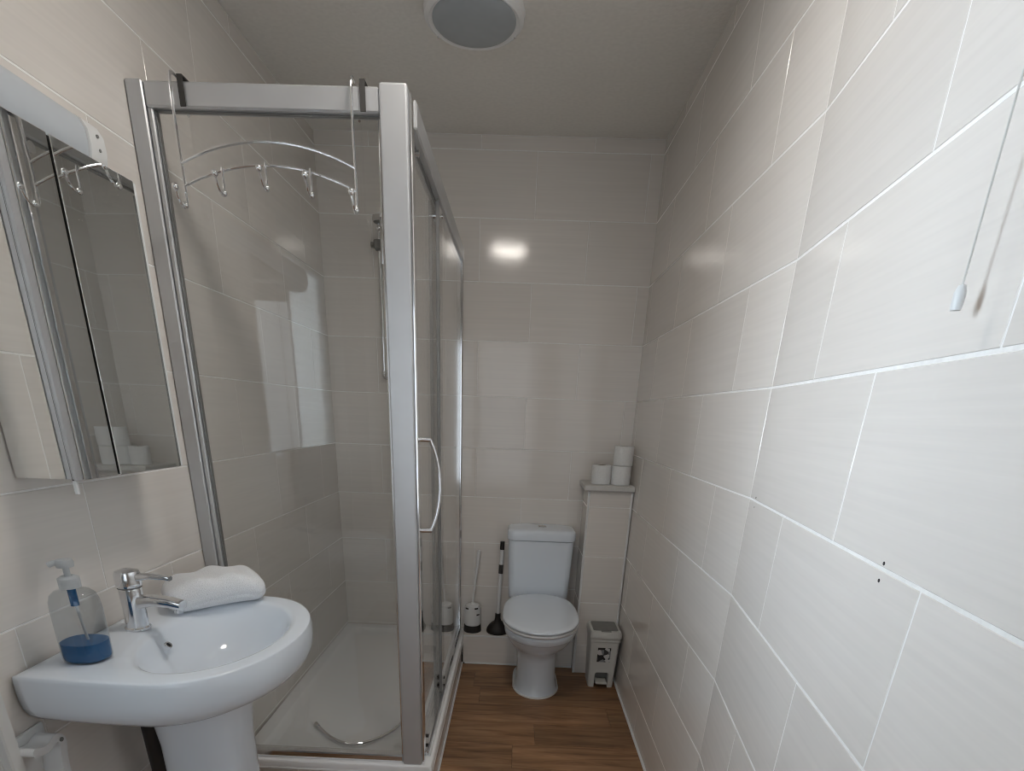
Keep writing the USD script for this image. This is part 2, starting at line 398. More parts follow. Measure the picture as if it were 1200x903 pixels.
Y0_, Y1_, PZ0, PZ1 = .107, DOOR_Y1-.007, 1.16, 1.93
leaf = dn.add('door_leaf', cat(lf(Y0_, Y0_+.075, .008, 2.03), lf(Y1_-.075, Y1_, .008, 2.03), lf(Y0_+.075, Y1_-.075, .008, .12), lf(Y0_+.075, Y1_-.075, PZ0-.09, PZ0), lf(Y0_+.075, Y1_-.075, PZ1, 2.03)), DOORPAINT, label='half-glazed pale grey door')
leaf.add('lower_panel', cbox(xa-.043, xa-.030, Y0_+.075, Y1_-.075, .12, PZ0-.09, .002), DOORPAINT)
leaf.add('glass', box(xa-.039, xa-.035, Y0_+.075, Y1_-.075, PZ0, PZ1), GLASS, smooth=False, label='clear upper glazing')
leaf.add('door_handle', cat(cyl((xa-.018, .145, 1.0), (xa+.025, .145, 1.0), .008), cyl((xa+.025, .145, 1.0), (xa+.025, .26, 1.0), .008)), CHROME)
# the corridor outside and its window
CXW, CY0, CY1 = -2.25, -0.9, 1.75
wc = structure('wall_corridor', 'white plastered walls of the corridor outside')
xo = xa-WT
wc.add('plaster', box(xo, xo+.055, CY0, .084, 0, CEIL_Z), PAINT, smooth=False)
wc.add('plaster', box(xo, xo+.055, DOOR_Y1+.016, CY1, 0, CEIL_Z), PAINT, smooth=False)
wc.add('plaster', box(xo, xo+.055, .084, DOOR_Y1+.016, 2.055, CEIL_Z), PAINT, smooth=False)
wc.add('plaster', box(CXW, xo, CY0-.04, CY0, 0, CEIL_Z), PAINT, smooth=False)
wc.add('plaster', box(CXW, xo, CY1, CY1+.04, 0, CEIL_Z), PAINT, smooth=False)
W0, W1, WZ0, WZ1 = -0.42, 0.42, 1.0, 2.18
for b in ((CY0, W0, 0, CEIL_Z), (W1, CY1, 0, CEIL_Z), (W0, W1, 0, WZ0), (W0, W1, WZ1, CEIL_Z)):
    wc.add('plaster', box(CXW-.10, CXW, *b), PAINT, smooth=False)
fl2 = structure('floor_corridor', 'wood-look corridor floor outside the door')
fl2.add('boards', box(CXW, xa-.012, CY0, CY1, -.03, -.0005), WOOD, smooth=False)
ce2 = structure('ceiling_corridor', 'white corridor ceiling outside the door')
ce2.add('plaster', box(CXW, xo+.055, CY0, CY1, CEIL_Z+.0005, CEIL_Z+.03), CEIL, smooth=False)
wn = structure('window_1', 'bright overcast window across the corridor')
wn.add('glass_pane', box(CXW-.075, CXW-.069, W0+.02, W1-.02, WZ0+.02, WZ1-.02), DAY, smooth=False)
for b in ((W0, W0+.05, WZ0, WZ1), (W1-.05, W1, WZ0, WZ1), (W0+.05, W1-.05, WZ0, WZ0+.05), (W0+.05, W1-.05, WZ1-.05, WZ1), (-.02, .02, WZ0+.05, WZ1-.05)):
    wn.add('frame_bar', cbox(CXW-.08, CXW-.025, *b, .004), PAINT)
wn.add('sill', cbox(CXW-.10, CXW+.03, W0-.03, W1+.03, WZ0-.025, WZ0, .003), PAINT)

# entrance behind the camera and the room it opens to
de = structure('door_2', 'white door frame of the entrance behind the camera')
for x0, x1 in ((EX0, EX0+.03), (EX1-.03, EX1)):
    de.add('jamb', cbox(x0, x1, YB-.12, YB+.010, 0, 2.08, .003), PAINT)
de.add('jamb', cbox(EX0+.03, EX1-.03, YB-.12, YB+.010, 2.05, 2.08, .003), PAINT)
HX0, HX1, HY0 = -1.5, 1.1, -2.3
wh = structure('wall_hall', 'white plastered walls of the room behind the entrance')
wh.add('plaster', box(HX0-.04, HX0, HY0, CY0-.045, 0, CEIL_Z), PAINT, smooth=False)
wh.add('plaster', box(HX1, HX1+.04, HY0, YB-.03, 0, CEIL_Z), PAINT, smooth=False)
V0, V1, VZ0, VZ1 = -1.25, 0.75, 0.35, 2.25
for b in ((HX0, V0, 0, CEIL_Z), (V1, HX1, 0, CEIL_Z), (V0, V1, 0, VZ0), (V0, V1, VZ1, CEIL_Z)):
    wh.add('plaster', box(b[0], b[1], HY0-.10, HY0, b[2], b[3]), PAINT, smooth=False)
wh.add('plaster', box(xr(YB)+.02, HX1, YB-.05, YB-.03, 0, CEIL_Z), PAINT, smooth=False)
w2 = structure('window_2', 'wide window with net curtain in the room behind the entrance')
w2.add('net_curtain', box(V0+.01, V1-.01, HY0-.06, HY0-.055, VZ0+.01, VZ1-.01), HALLDAY, smooth=False)
for b in ((V0, V0+.05, VZ0, VZ1), (V1-.05, V1, VZ0, VZ1), (V0+.05, V1-.05, VZ0, VZ0+.05), (V0+.05, V1-.05, VZ1-.05, VZ1)):
    w2.add('frame_bar', cbox(b[0], b[1], HY0-.05, HY0-.01, b[2], b[3], .004), PAINT)
f3 = structure('floor_hall', 'floor of the room behind the entrance')
f3.add('boards', box(HX0, HX1, HY0, YB-.03, -.03, -.0005), WOOD, smooth=False)
c3 = structure('ceiling_hall', 'ceiling of the room behind the entrance')
c3.add('plaster', box(HX0, HX1, HY0, YB-.0305, CEIL_Z+.0005, CEIL_Z+.03), CEIL, smooth=False)

# ledge of boxed pipework along the back wall, and the tiled column beside the toilet
def boxed_rows(lines): return [b for b in lines]
lg = thing('tiled_ledge', 'low tiled boxed-in ledge along the foot of the back wall behind the toilet', 'ledge', (0.15, LEDGE_Y, 0))
lx0, lx1 = -0.2512, 0.3712
lg.add('core', box(lx0, lx1, LEDGE_Y+0.010, D-0.022, 0.0, LEDGE_Z-0.010), GROUT, smooth=False)
tiled(lg, (lx0, LEDGE_Y), (lx1, LEDGE_Y), 0.004, LEDGE_Z-.006, lambda k: 0.30, 0.5, (0, -1), lines=[LEDGE_Z-.006, 0.004], grout=True)
for a, b in ((lx0, 0.052), (0.055, lx1)):
    lg.add('top_tile', cbox(a+.001, b, LEDGE_Y+.004, D-0.003, LEDGE_Z-.010, LEDGE_Z, .0012), TILE, smooth=False)
lg.add('sealant', tube([(lx0+.01, LEDGE_Y-.004, .003), (lx1, LEDGE_Y-.004, .003)], .0055, 8), WPLAST)
lg.add('edge_trim', cbox(lx0, lx1, LEDGE_Y-.002, LEDGE_Y+.005, LEDGE_Z-.007, LEDGE_Z+.0012, .0015), WPLAST)

BX0, BX1, BY, BZ = 0.372, XR-0.004, 2.838, 1.003
bx = thing('tiled_column', 'narrow tiled pipe boxing in the far right corner topped by a shelf', 'pipe boxing', (0.48, BY, 0))
bx.add('core', box(BX0+.010, BX1, BY+.010, D-0.022, 0, BZ-.002), GROUT, smooth=False)
bl = [BZ-.002, 0.922, 0.668, 0.418, 0.172, 0.004]
tiled(bx, (BX0+.009, BY), (BX1, BY), 0.004, BZ-.002, lambda k: 0.0, 1.0, (0, -1), lines=bl, grout=True)
tiled(bx, (BX0, D-.022), (BX0, BY+.009), 0.004, BZ-.002, lambda k: 0.0, 1.0, (-1, 0), lines=bl, grout=True)
bx.add('corner_trim', cbox(BX0-.0005, BX0+.0085, BY-.0005, BY+.0085, 0.002, BZ-.003, .002), WPLAST)
bx.add('sealant', tube([(BX1-.006, BY-.001, .01), (BX1-.006, BY-.001, BZ-.004)], .005, 8), WPLAST)
bx.add('shelf_board', cbox(BX0-0.022, XR-0.004, BY-0.024, D-0.003, BZ, BZ+0.026, .003), SHELF)
SHZ = BZ+0.026

# ------------------------------------------------------------------ ceiling lamps
def ceiling_lamp(x, y, label, lit):
    t = thing('ceiling_lamp', label, 'ceiling light', (x, y, CEIL_Z), 'round ceiling lamps')
    zt = CEIL_Z
    t.add('base_ring', lathe([(0.04, zt-.0005), (0.150, zt-.0005), (0.154, zt-.012), (0.150, zt-.028), (0.138, zt-.035), (0.128, zt-.030), (0.04, zt-.028)], (x, y), 56), LAMPRING)
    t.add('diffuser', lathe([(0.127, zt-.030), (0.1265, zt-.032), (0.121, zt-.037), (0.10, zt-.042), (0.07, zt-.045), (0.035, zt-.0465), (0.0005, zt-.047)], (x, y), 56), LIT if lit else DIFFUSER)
    for k in range(3):
        a = k*2.094+.5
        t.add('fixing_screw', ball((x+.140*math.cos(a), y+.140*math.sin(a), zt-.0345), .0035, 1), CHROME)
ceiling_lamp(-0.178, 2.245, 'round ceiling lamp with unlit grey diffuser seen at the top of the picture', False)
ceiling_lamp(-0.11, 1.34, 'round lit ceiling lamp nearer the door, seen only as a reflection in the tiles', True)

# ------------------------------------------------------------------ shower tray
SY, SX = 1.70, -0.292            # front glass line, side line
TX1, TY0, RIM = -0.252, 1.664, 0.160
tray = thing('shower_tray', 'white rectangular shower tray raised on a tiled plinth', 'shower tray', (-0.6, 2.36, 0))
def traymesh():
    x0, x1, y0, y1 = xl(1.7)+.006, TX1, TY0, D-.003
    R = []
    def rr(i, z, r): return rrect(x0+i, x1-i, y0+i, y1-i, z, r, 6)
    R = [rr(0.004, RIM-.030, .006), rr(0, RIM-.026, .006), rr(0, RIM-.005, .006), rr(.004, RIM, .006), rr(.050, RIM, .03), rr(.056, RIM-.002, .05), rr(.068, RIM-.008, .07), rr(.10, RIM-.012, .09), rr(.25, RIM-.014, .09)]
    return loft(R)
tray.add('basin', traymesh(), ACRYLIC, smooth=40)
# waste cover
tray.add('waste_cover', lathe([(.001, RIM-.008), (.045, RIM-.008), (.055, RIM-.0125)], (-.42, 2.75), 32), CHROME)
tray.add('plinth_core', box(xl(1.7)+.01, TX1-.016, TY0+.018, D-.03, 0.0, RIM-.031), GROUT, smooth=False)
tiled(tray, (xl(1.67)+.004, TY0+.006), (TX1-.005, TY0+.006), 0.003, RIM-.034, lambda k: .22, .5, (0, -1), lines=[RIM-.034, .003], name='plinth_tile')
tiled(tray, (TX1-.006, TY0+.006), (TX1-.006, LEDGE_Y-.002), 0.003, RIM-.034, lambda k: .45, .5225, (1, 0), lines=[RIM-.034, .003], name='plinth_tile')
tray.add('sealant', cat(tube([(TX1-.003, TY0+.003, .003), (TX1-.003, LEDGE_Y-.004, .003)], .005, 8), tube([(xl(1.67)+.01, TY0+.002, RIM-.031), (TX1-.004, TY0+.002, RIM-.031)], .005, 8), tube([(TX1-.003, TY0+.003, RIM-.031), (TX1-.003, LEDGE_Y-.004, RIM-.031)], .005, 8)), WPLAST, label='white sealant bead')

# ------------------------------------------------------------------ shower enclosure
ZT, ZB = 2.05, RIM
en = thing('shower_enclosure', 'silver framed glass shower enclosure with sliding side door', 'shower enclosure', (-0.6, 1.7, RIM))
xw = xl(SY)
en.add('wall_profile', cbox(xw+.001, xw+.042, SY-.022, SY+.022, ZB, ZT, .003), ALU)
en.add('frame_stile', cbox(xw+.0425, xw+.056, SY-.016, SY+.013, ZB+.03, ZT-.05, .003), ALU)
en.add('gasket', cbox(xw+.0562, xw+.0598, SY-.008, SY+.008, ZB+.03, ZT-.055, .001), DARKALU, label='dark seal along the glass edge')
en.add('top_rail', cbox(xw+.0425, SX-.0645, SY-.020, SY+.020, ZT-.052, ZT-.002, .004), ALU)
en.add('bottom_rail', cbox(xw+.0425, SX-.0645, SY-.018, SY+.018, ZB, ZB+.030, .004), CHROME)
en.add('front_glass', box(xw+.0600, SX-.062, SY-.003, SY+.003, ZB+.029, ZT-.051), GLASS, smooth=False, label='clear fixed glass panel facing the basin')
en.add('glass_seal', cbox(xw+.060, SX-.0645, SY-.0055, SY+.0045, ZT-.0548, ZT-.0522, .001), DARKALU)
# corner post
en.add('corner_post', rbox(SX-.064, SX+.004, SY-.027, SY+.030, ZB, ZT+.004, .006, 12), ALU)
en.add('post_strip', cbox(SX+.0045, SX+.0115, SY-.020, SY+.020, ZB+.01, ZT-.01, .002), CHROME)
en.add('post_strip', cbox(SX-.0715, SX-.0645, SY-.010, SY+.010, ZB+.03, ZT-.058, .002), CHROME)
# side: rails along the depth
YE = D-.003
en.add('side_top_rail', cbox(SX-.020, SX+.016, SY+.0305, YE-.030, ZT-.062, ZT-.004, .004), ALU)
en.add('side_top_track', cbox(SX-.012, SX-.004, SY+.0305, YE-.030, ZT-.070, ZT-.0622, .001), DARKALU)
en.add('side_bottom_rail', cbox(SX-.022, SX+.018, SY+.0305, YE-.030, ZB, ZB+.024, .004), CHROME)
en.add('side_bottom_lip', cbox(SX+.0185, SX+.027, SY+.0305, YE-.030, ZB, ZB+.010, .002), WPLAST)
en.add('back_profile', cbox(SX-.016, SX+.014, YE-.0295, YE, ZB, ZT-.002, .004), CHROME)
fx = en.add('fixed_side_panel', box(SX+.002, SX+.008, 2.20, YE-.030, ZB+.0245, ZT-.0625), GLASS, smooth=False, label='rear fixed glass panel')
fx.add('edge_seal', cbox(SX-.001, SX+.011, 2.192, 2.2005, ZB+.026, ZT-.071, .001), DARKALU)
dr = en.add('sliding_door', box(SX-.013, SX-.007, SY+.045, 2.372, ZB+.030, ZT-.0715), GLASS, smooth=False, label='sliding glass door')
dr.add('door_stile', cbox(SX-.016, SX-.003, SY+.034, SY+.047, ZB+.026, ZT-.0715, .002), CHROME)
dr.add('edge_seal', cbox(SX-.018, SX-.002, 2.370, 2.382, ZB+.030, ZT-.0715, .001), DARKALU)
def roller(y, z):
    return cat(cyl((SX-.022, y, z), (SX-.004, y, z), .014, 20), cyl((SX-.004, y, z), (SX+.010, y, z), .007, 16))
for y, z in ((1.80, ZT-.085), (2.30, ZT-.085), (1.80, ZB+.045), (2.30, ZB+.045)):
    dr.add('roller', roller(y, z), CHROME if z > 1 else RUBBER)
hy, hz0, hz1 = 1.775, .985, 1.262
bow = spline([(SX+.030, hy+.012, hz1), (SX+.050, hy+.022, hz1-.06), (SX+.058, hy+.026, (hz0+hz1)/2), (SX+.050, hy+.022, hz0+.06), (SX+.030, hy+.012, hz0)], 30)
dr.add('door_handle', cat(tube(bow, .0065, 12), cyl((SX-.006, hy, hz1), (SX+.032, hy+.012, hz1), .0075, 14), cyl((SX-.006, hy, hz0), (SX+.032, hy+.012, hz0), .0075, 14),
                          cyl((SX-.0065, hy, hz1), (SX-.001, hy, hz1), .012, 20), cyl((SX-.0065, hy, hz0), (SX-.001, hy, hz0), .012, 20)), CHROME, label='bowed chrome handle')

# ------------------------------------------------------------------ over-door hook rack
HY = SY-.040
hk = thing('hook_rack', 'chrome over-door hook rack with five hooks hung over the front shower rail', 'hook rack', (-.63, HY, ZT))
XH = [-.842, -.742, -.635, -.526, -.417]
def arc_z(x, base):
    t = (x-XH[0])/(XH[-1]-XH[0]); return base + .046*4*t*(1-t)
for base in (1.884, 1.838):
    hk.add('curved_bar', tube([(x, HY, arc_z(x, base)) for x in np.linspace(XH[0], XH[-1], 30)], .0032, 8), CHROME)
for i in (0, 4):
    x = XH[i]
    hk.add('upright', tube(spline([(x, HY, 1.80), (x, HY, 1.90), (x, HY, 2.03), (x, HY+.008, 2.0585), (x, SY, 2.0605), (x, SY+.020, 2.0605), (x, SY+.027, 2.05), (x, SY+.027, 2.0)], 40), .0033, 8), CHROME)
    xs = x + (.010 if i == 0 else .016)
    strap = [(SY-.026, 1.998), (SY-.026, 2.058), (SY+.026, 2.058), (SY+.026, 2.02), (SY+.0235, 2.02), (SY+.0235, 2.0555), (SY-.0235, 2.0555), (SY-.0235, 1.998)]
    from shapely.geometry import Polygon as _Pg
    e = trimesh.creation.extrude_polygon(_Pg(strap), .013, engine='earcut'); v = e.vertices.copy(); e.vertices = np.c_[xs+v[:, 2], v[:, 0], v[:, 1]]
    hk.add('rail_strap', e, GREYRUB, smooth=False, label='dark strap gripping the rail')
for i, x in enumerate(XH):
    zt_ = arc_z(x, 1.838); zb = zt_-.050 if 0 < i < 4 else 1.795
    st = [(x, HY-.004, zt_+.006), (x, HY-.005, zt_-.02), (x, HY-.006, zb+.012), (x, HY-.014, zb), (x, HY-.030, zb+.002), (x, HY-.042, zb+.016), (x, HY-.047, zb+.030)] if 0 < i < 4 else \
         [(x, HY-.001, zb+.03), (x, HY-.002, zb+.012), (x, HY-.012, zb-.004), (x, HY-.030, zb), (x, HY-.042, zb+.014), (x, HY-.047, zb+.028)]
    h = hk.add('hook', tube(spline(st, 26), .0030, 8), CHROME)
    h.add('ball_tip', ball(st[-1], .0078, 2), CHROME)
    h.add('ball_tip', ball((x, HY-.010, zb+.002), .0078, 2), CHROME)

# ------------------------------------------------------------------ shower slide bar, hand shower, hose
sb = thing('shower_riser_rail', 'chrome slide rail with hand shower on the back wall of the cubicle', 'shower rail', (-.662, D, 1.5))
sb.add('rail', cyl((-.662, D-.048, 1.495), (-.662, D-.048, 2.115), .0095, 18), CHROME)
for z in (1.505, 2.105):
    sb.add('wall_bracket', cat(cyl((-.662, D-.001, z), (-.662, D-.048, z), .012, 18), cyl((-.662, D-.001, z), (-.662, D-.010, z), .022, 24), ball((-.662, D-.048, z), .015, 2)), CHROME)
sb.add('slider', cat(tm(rbox(-.685, -.640, D-.075, D-.028, 2.020, 2.060, .008)), cyl((-.70, D-.052, 2.04), (-.672, D-.052, 2.04), .013, 18)), DGPLAST)
hs_path = spline([(-.640, D-.085, 1.96), (-.636, D-.095, 2.03), (-.630, D-.12, 2.09), (-.622, D-.16, 2.11)], 16)
hsn = sb.add('hand_shower', cat(tube(hs_path, np.linspace(.011, .014, 16), 14), lathe([(.001, 2.092), (.040, 2.092), (.046, 2.100), (.046, 2.112), (.03, 2.122), (.001, 2.124)], (-.615, D-.185), 30)), CHROME)
hose = thing('shower_hose', 'chrome shower hose trailing in a loop on the shower tray floor', 'hose', (-.57, 1.9, RIM-.02))
zf = RIM-.0115
hp = spline([(-.756, 1.925, zf+.0110), (-.70, 1.862, zf+.0110), (-.63, 1.806, zf+.0110), (-.575, 1.788, zf+.0110), (-.51, 1.815, zf+.0110), (-.44, 1.90, zf+.0110), (-.405, 2.02, zf+.0110), (-.42, 2.25, zf+.0110), (-.52, 2.6, zf+.0110), (-.575, 2.90, zf+.05), (-.60, 2.992, .35), (-.612, 3.01, .70), (-.618, 3.0, 1.05)], 110)
rad = .0062*(1+.09*np.sign(np.sin(np.arange(len(hp))*2.6)))
hose.add('hose', tube(hp, .0065, 10), CHROME)
hose.add('end_nut', cyl(hp[0], hp[0]+(hp[1]-hp[0])*1.4, .0085, 12), CHROME)
sv = thing('shower_valve', 'round chrome shower valve on the cubicle back wall behind the corner post', 'shower valve', (-.60, D, 1.1))
sv.add('body', lathe([(.001, 0), (.055, 0), (.055, .010), (.03, .014), (.026, .055), (.001, .058)], (0, 0), 36), CHROME)
svp = stage.GetPrimAtPath(sv.path + '/body')
pts = np.array(UsdGeom.Mesh(svp).GetPointsAttr().Get()) + np.array([-.60, D, 1.1])
pts = np.c_[-.60+pts[:, 0]*1.0, D-.001-pts[:, 2], 1.1+pts[:, 1]] - np.array([-.60, D, 1.1])
from pxr import Vt
UsdGeom.Mesh(svp).GetPointsAttr().Set(Vt.Vec3fArray.FromNumpy(pts.astype(np.float32)))
UsdGeom.Mesh(svp).GetNormalsAttr().Clear()
sv.add('lever', cyl((-.60, D-.05, 1.1), (-.60, D-.058, 1.165), .006, 12), CHROME)
sv.add('outlet', cyl((-.618, D-.030, 1.09), (-.618, D-.063, 1.05), .010, 14), CHROME)

# ------------------------------------------------------------------ basin on its pedestal
BYC, BTOP = 1.217, 0.838
ba = thing('washbasin', 'white ceramic washbasin on a pedestal against the left wall', 'washbasin', (-.75, BYC, 0))
NB = 96
def basin_outline(f=1.0, xback=None, hw=.283, a=.212, xc=-.703):
    """Closed outline, starting at the back (wall) left corner, running along the front. f scales about the middle of the back edge."""
    xb = xl(BYC)+.003
    P = []
    n1, n2, n3 = 14, 52, 14
    for i in range(n1):
        t = i/n1; x = xb+(xc-xb)*t; P.append((x, BYC-hw*(1-.055*(1-t)**2)))
    for i in range(n2+1):
        t = -math.pi/2+math.pi*i/n2; P.append((xc+a*math.copysign(abs(math.cos(t))**.93, math.cos(t)), BYC+hw*math.sin(t)))
    for i in range(1, n3):
        t = 1-i/n3; x = xb+(xc-xb)*t; P.append((x, BYC+hw*(1-.055*(1-t)**2)))
    nb = NB-len(P)
    for i in range(nb):
        t = i/(nb-1); P.append((xb, BYC+hw*.945*(1-2*t)))
    return np.array(P)
OUT = basin_outline()
def bowl_outline(cx=-.692, rx=.152, ry=.218):
    ang = np.arctan2((OUT[:, 1]-BYC)/.283, (OUT[:, 0]+.73)/.235)
    return np.c_[cx+rx*np.cos(ang), BYC+ry*np.sin(ang)]
BOWL = bowl_outline()
def ring(P, z): return np.c_[P, np.full(len(P), z)]
def scale(P, s, c): return c+(P-c)*s
bc = np.array([-.695, BYC])
rings = []
for s, z in ((.06, -.128), (.2, -.127), (.4, -.122), (.58, -.108), (.72, -.086), (.83, -.060), (.91, -.036), (.965, -.018), (1.0, -.008)):
    rings.append(ring(scale(BOWL, s, bc), BTOP+z))
for t, z in ((.12, -.0025), (.3, -.0005), (.6, 0), (.86, 0.0), (.95, -.0015)):
    rings.append(ring(BOWL*(1-t)+OUT*t, BTOP+z))
def outer(s, z, keepback=True):
    P = OUT.copy(); xb = P[:, 0].min()
    Q = np.c_[xb+(P[:, 0]-xb)*s, BYC+(P[:, 1]-BYC)*s]
    return ring(Q, BTOP+z)
for s, z in ((.992, -.004), (1.0, -.011), (1.003, -.035), (1.0, -.058), (.988, -.077), (.955, -.096), (.89, -.113), (.78, -.129), (.64, -.144), (.50, -.160), (.44, -.172)):
    rings.append(outer(s, z))
bm = loft(rings)
bm.fix_normals()
ba.add('bowl', bm, CERAMIC, smooth=80)
def pedring(z):
    t = z/.72
    hx = .106+.030*(max(0, t-.75)/.25)**2 + .022*max(0, 1-t*6)
    hy_ = .088+.035*(max(0, t-.72)/.28)**2 + .020*max(0, 1-t*6)
    cx = -.762
    return [(cx+hx*math.copysign(abs(math.cos(a))**.8, math.cos(a)), BYC+hy_*math.copysign(abs(math.sin(a))**.8, math.sin(a)), z) for a in np.linspace(0, 2*math.pi, 48, endpoint=False)]
ba.add('pedestal', loft([pedring(z) for z in (0, .01, .03, .07, .14, .3, .45, .55, .62, .67, .705, .715)]), CERAMIC, smooth=50)
# overflow hole on the wall side of the bowl
oc = np.array([-.803, BYC-.022, BTOP-.030])
ba.add('overflow', cat(lathe([(.0055, 0), (.0085, 0), (.0095, -.003), (.0095, -.010), (.0055, -.010)], (0, 0), 24)), CHROME)
ovp = UsdGeom.Mesh(stage.GetPrimAtPath(ba.path+'/overflow')); op = np.array(ovp.GetPointsAttr().Get()) + np.array([-.75, BYC, 0])
nn = np.array([.72, 0.0, .69]); ex = np.array([0, 1.0, 0]); ey = np.cross(nn, ex)
def place(op, c): return (c + op[:, :1]*ex + op[:, 1:2]*ey + op[:, 2:]*nn) - np.array([-.75, BYC, 0])
ovp.GetPointsAttr().Set(Vt.Vec3fArray.FromNumpy(place(op, oc).astype(np.float32))); ovp.GetNormalsAttr().Clear()
ba.add('overflow_hole', cyl(oc-.004*nn, oc-.001*nn, .0058, 16), HOLE)
ba.add('plug', lathe([(.001, BTOP-.121), (.02, BTOP-.121), (.026, BTOP-.124), (.026, BTOP-.129)], (-.695, BYC), 24), CHROME)

# mixer tap
TPX, TPY = -.884, 1.218
tz = BTOP
tp = thing('basin_tap', 'chrome single-lever mixer tap on the washbasin', 'tap', (TPX, TPY, tz))
tp.add('body', cat(lathe([(.001, tz), (.0275, tz), (.0275, tz+.004), (.0245, tz+.008), (.0235, tz+.05), (.0240, tz+.098), (.022, tz+.101), (.001, tz+.101)], (TPX, TPY), 36)), CHROME)
sp = [(TPX+.012, TPY, tz+.066), (TPX+.05, TPY, tz+.071), (TPX+.09, TPY, tz+.068), (TPX+.118, TPY, tz+.062)]
def sq_tube(path, w, h):
    R = []
    for i, (x, y, z) in enumerate(path):
        ww, hh = (np.interp(i, range(len(path)), w), np.interp(i, range(len(path)), h))
        R.append([(x, y+ww*math.copysign(abs(math.cos(a))**.55, math.cos(a)), z+hh*math.copysign(abs(math.sin(a))**.55, math.sin(a))) for a in np.linspace(0, 2*math.pi, 24, endpoint=False)])
    return loft(R)
tp.add('spout', cat(sq_tube(sp, [.016, .0165, .017, .0165], [.016, .013, .011, .010]), cyl((TPX+.106, TPY, tz+.056), (TPX+.106, TPY, tz+.044), .010, 18)), CHROME)
tp.add('collar', lathe([(.0252, tz+.1015), (.0256, tz+.103), (.0252, tz+.1045), (.02, tz+.1045), (.02, tz+.1015)], (TPX, TPY), 36), DARKALU)
hd = lathe([(.001, tz+.105), (.0262, tz+.105), (.0272, tz+.110), (.0272, tz+.132), (.024, tz+.141), (.012, tz+.145), (.001, tz+.146)], (TPX, TPY), 36)
tp.add('lever', cat(hd, sq_tube([(TPX+.015, TPY, tz+.126), (TPX+.05, TPY, tz+.130), (TPX+.085, TPY, tz+.129), (TPX+.10, TPY, tz+.126)], [.012, .0095, .009, .008], [.010, .0065, .006, .005])), CHROME)

# soap dispenser
SX_, SY_, sz = -.875, 1.040, BTOP-.0005
so = thing('soap_dispenser', 'clear pump bottle with a little blue liquid soap on the near end of the washbasin', 'soap dispenser', (SX_, SY_, sz))
def bottle_ring(s, z): return [(SX_+.0445*s*math.copysign(abs(math.cos(a))**.8, math.cos(a)), SY_+.036*s*math.copysign(abs(math.sin(a))**.8, math.sin(a)), sz+z) for a in np.linspace(0, 2*math.pi, 48, endpoint=False)]
bot = loft([bottle_ring(s, z) for s, z in ((.90, .0006), (.97, .003), (1.0, .010), (1.0, .03), (1.0, .07), (.995, .112), (.96, .130), (.86, .143), (.66, .151), (.40, .154), (.34, .156), (.34, .166))], cap1=False)
so.add('bottle', bot, BOTTLE, smooth=45)
so.add('liquid', loft([bottle_ring(s, z) for s, z in ((.86, .003), (.93, .006), (.955, .012), (.955, .028), (.952, .042))]), LIQUID, smooth=45, label='blue liquid soap')
so.add('dip_tube', tube(spline([(SX_, SY_, sz+.15), (SX_+.002, SY_+.002, sz+.09), (SX_+.008, SY_+.006, sz+.008)], 14), .0026, 8), CLEARPUMP)
so.add('spring_chamber', cyl((SX_, SY_, sz+.118), (SX_, SY_, sz+.152), .0075, 14), LIQUID, label='blue filled pump chamber')
so.add('collar', lathe([(.0105, sz+.156), (.0185, sz+.156), (.0185, sz+.176), (.012, sz+.180), (.0085, sz+.180)], (SX_, SY_), 28), CLEARPUMP)
so.add('pump_head', cat(cyl((SX_, SY_, sz+.178), (SX_, SY_, sz+.200), .0055, 14), lathe([(.001, sz+.214), (.013, sz+.213), (.0155, sz+.207), (.0145, sz+.198), (.001, sz+.197)], (SX_, SY_), 24),
                        tube(spline([(SX_, SY_, sz+.206), (SX_-.013, SY_-.006, sz+.207), (SX_-.024, SY_-.011, sz+.203)], 10), .0055, 10)), CLEARPUMP)

# folded towel
def towel_mesh():
    L, Wd, H = .246, .150, .084
    m = rbox(-L/2, L/2, -Wd/2, Wd/2, 0, H, .036, 28).refine_to_length(.008)
    t = tm(m); v = t.vertices
    u = v[:, 0]/L*2; w = v[:, 1]/Wd*2; hgt = v[:, 2]/H
    v[:, 2] *= (1.0 - .16*(u-.1)**2 - .10*np.maximum(0, u)**2)
    v[:, 2] += .004*np.sin(9*u+2*w)*hgt + .010*(meshkit.fbm(np.c_[v[:, 0]*14, v[:, 1]*14, v[:, 2]*10], 3, 5)-.5)*hgt
    # folds: shallow grooves running along the long faces
    g = np.exp(-((hgt-.30-.06*np.sin(2*u))/.06)**2)*np.clip(np.abs(w)-.55, 0, 1)/.45
    v[:, 1] -= np.sign(v[:, 1])*.004*g
    v[:, 1] += .010*np.sin(2.4*u+.5)
    t.vertices = v
    t.apply_transform(trimesh.transformations.rotation_matrix(math.radians(36), [0, 0, 1]))
    t.apply_translation([-.803, 1.430, BTOP+.001])
    return t
tw = thing('folded_towel', 'white folded hand towel lying on the washbasin rim beside the tap', 'towel', (-.80, 1.43, BTOP))
tw.add('towel', towel_mesh(), TOWEL, smooth=True)

# waste pipes behind the pedestal
pp = thing('waste_pipe', 'dark waste and supply pipes between the basin pedestal and the wall', 'pipe', (-.93, 1.24, 0))
pp.add('waste', tube(spline([(-.924, 1.235, .650), (-.924, 1.24, .45), (-.924, 1.245, .2), (-.924, 1.245, .0)], 20), .022, 14), STEELB)
pp.add('supply_hose', tube(spline([(-.90, 1.285, .655), (-.905, 1.29, .5), (-.915, 1.285, .3), (-.92, 1.28, .05)], 20), .007, 10), CHROME)
pp.add('stop_valve', cat(cyl((-.912, 1.288, .43), (-.914, 1.288, .37), .013, 14), cyl((-.912, 1.288, .40), (-.885, 1.275, .40), .009, 12)), WPLAST)

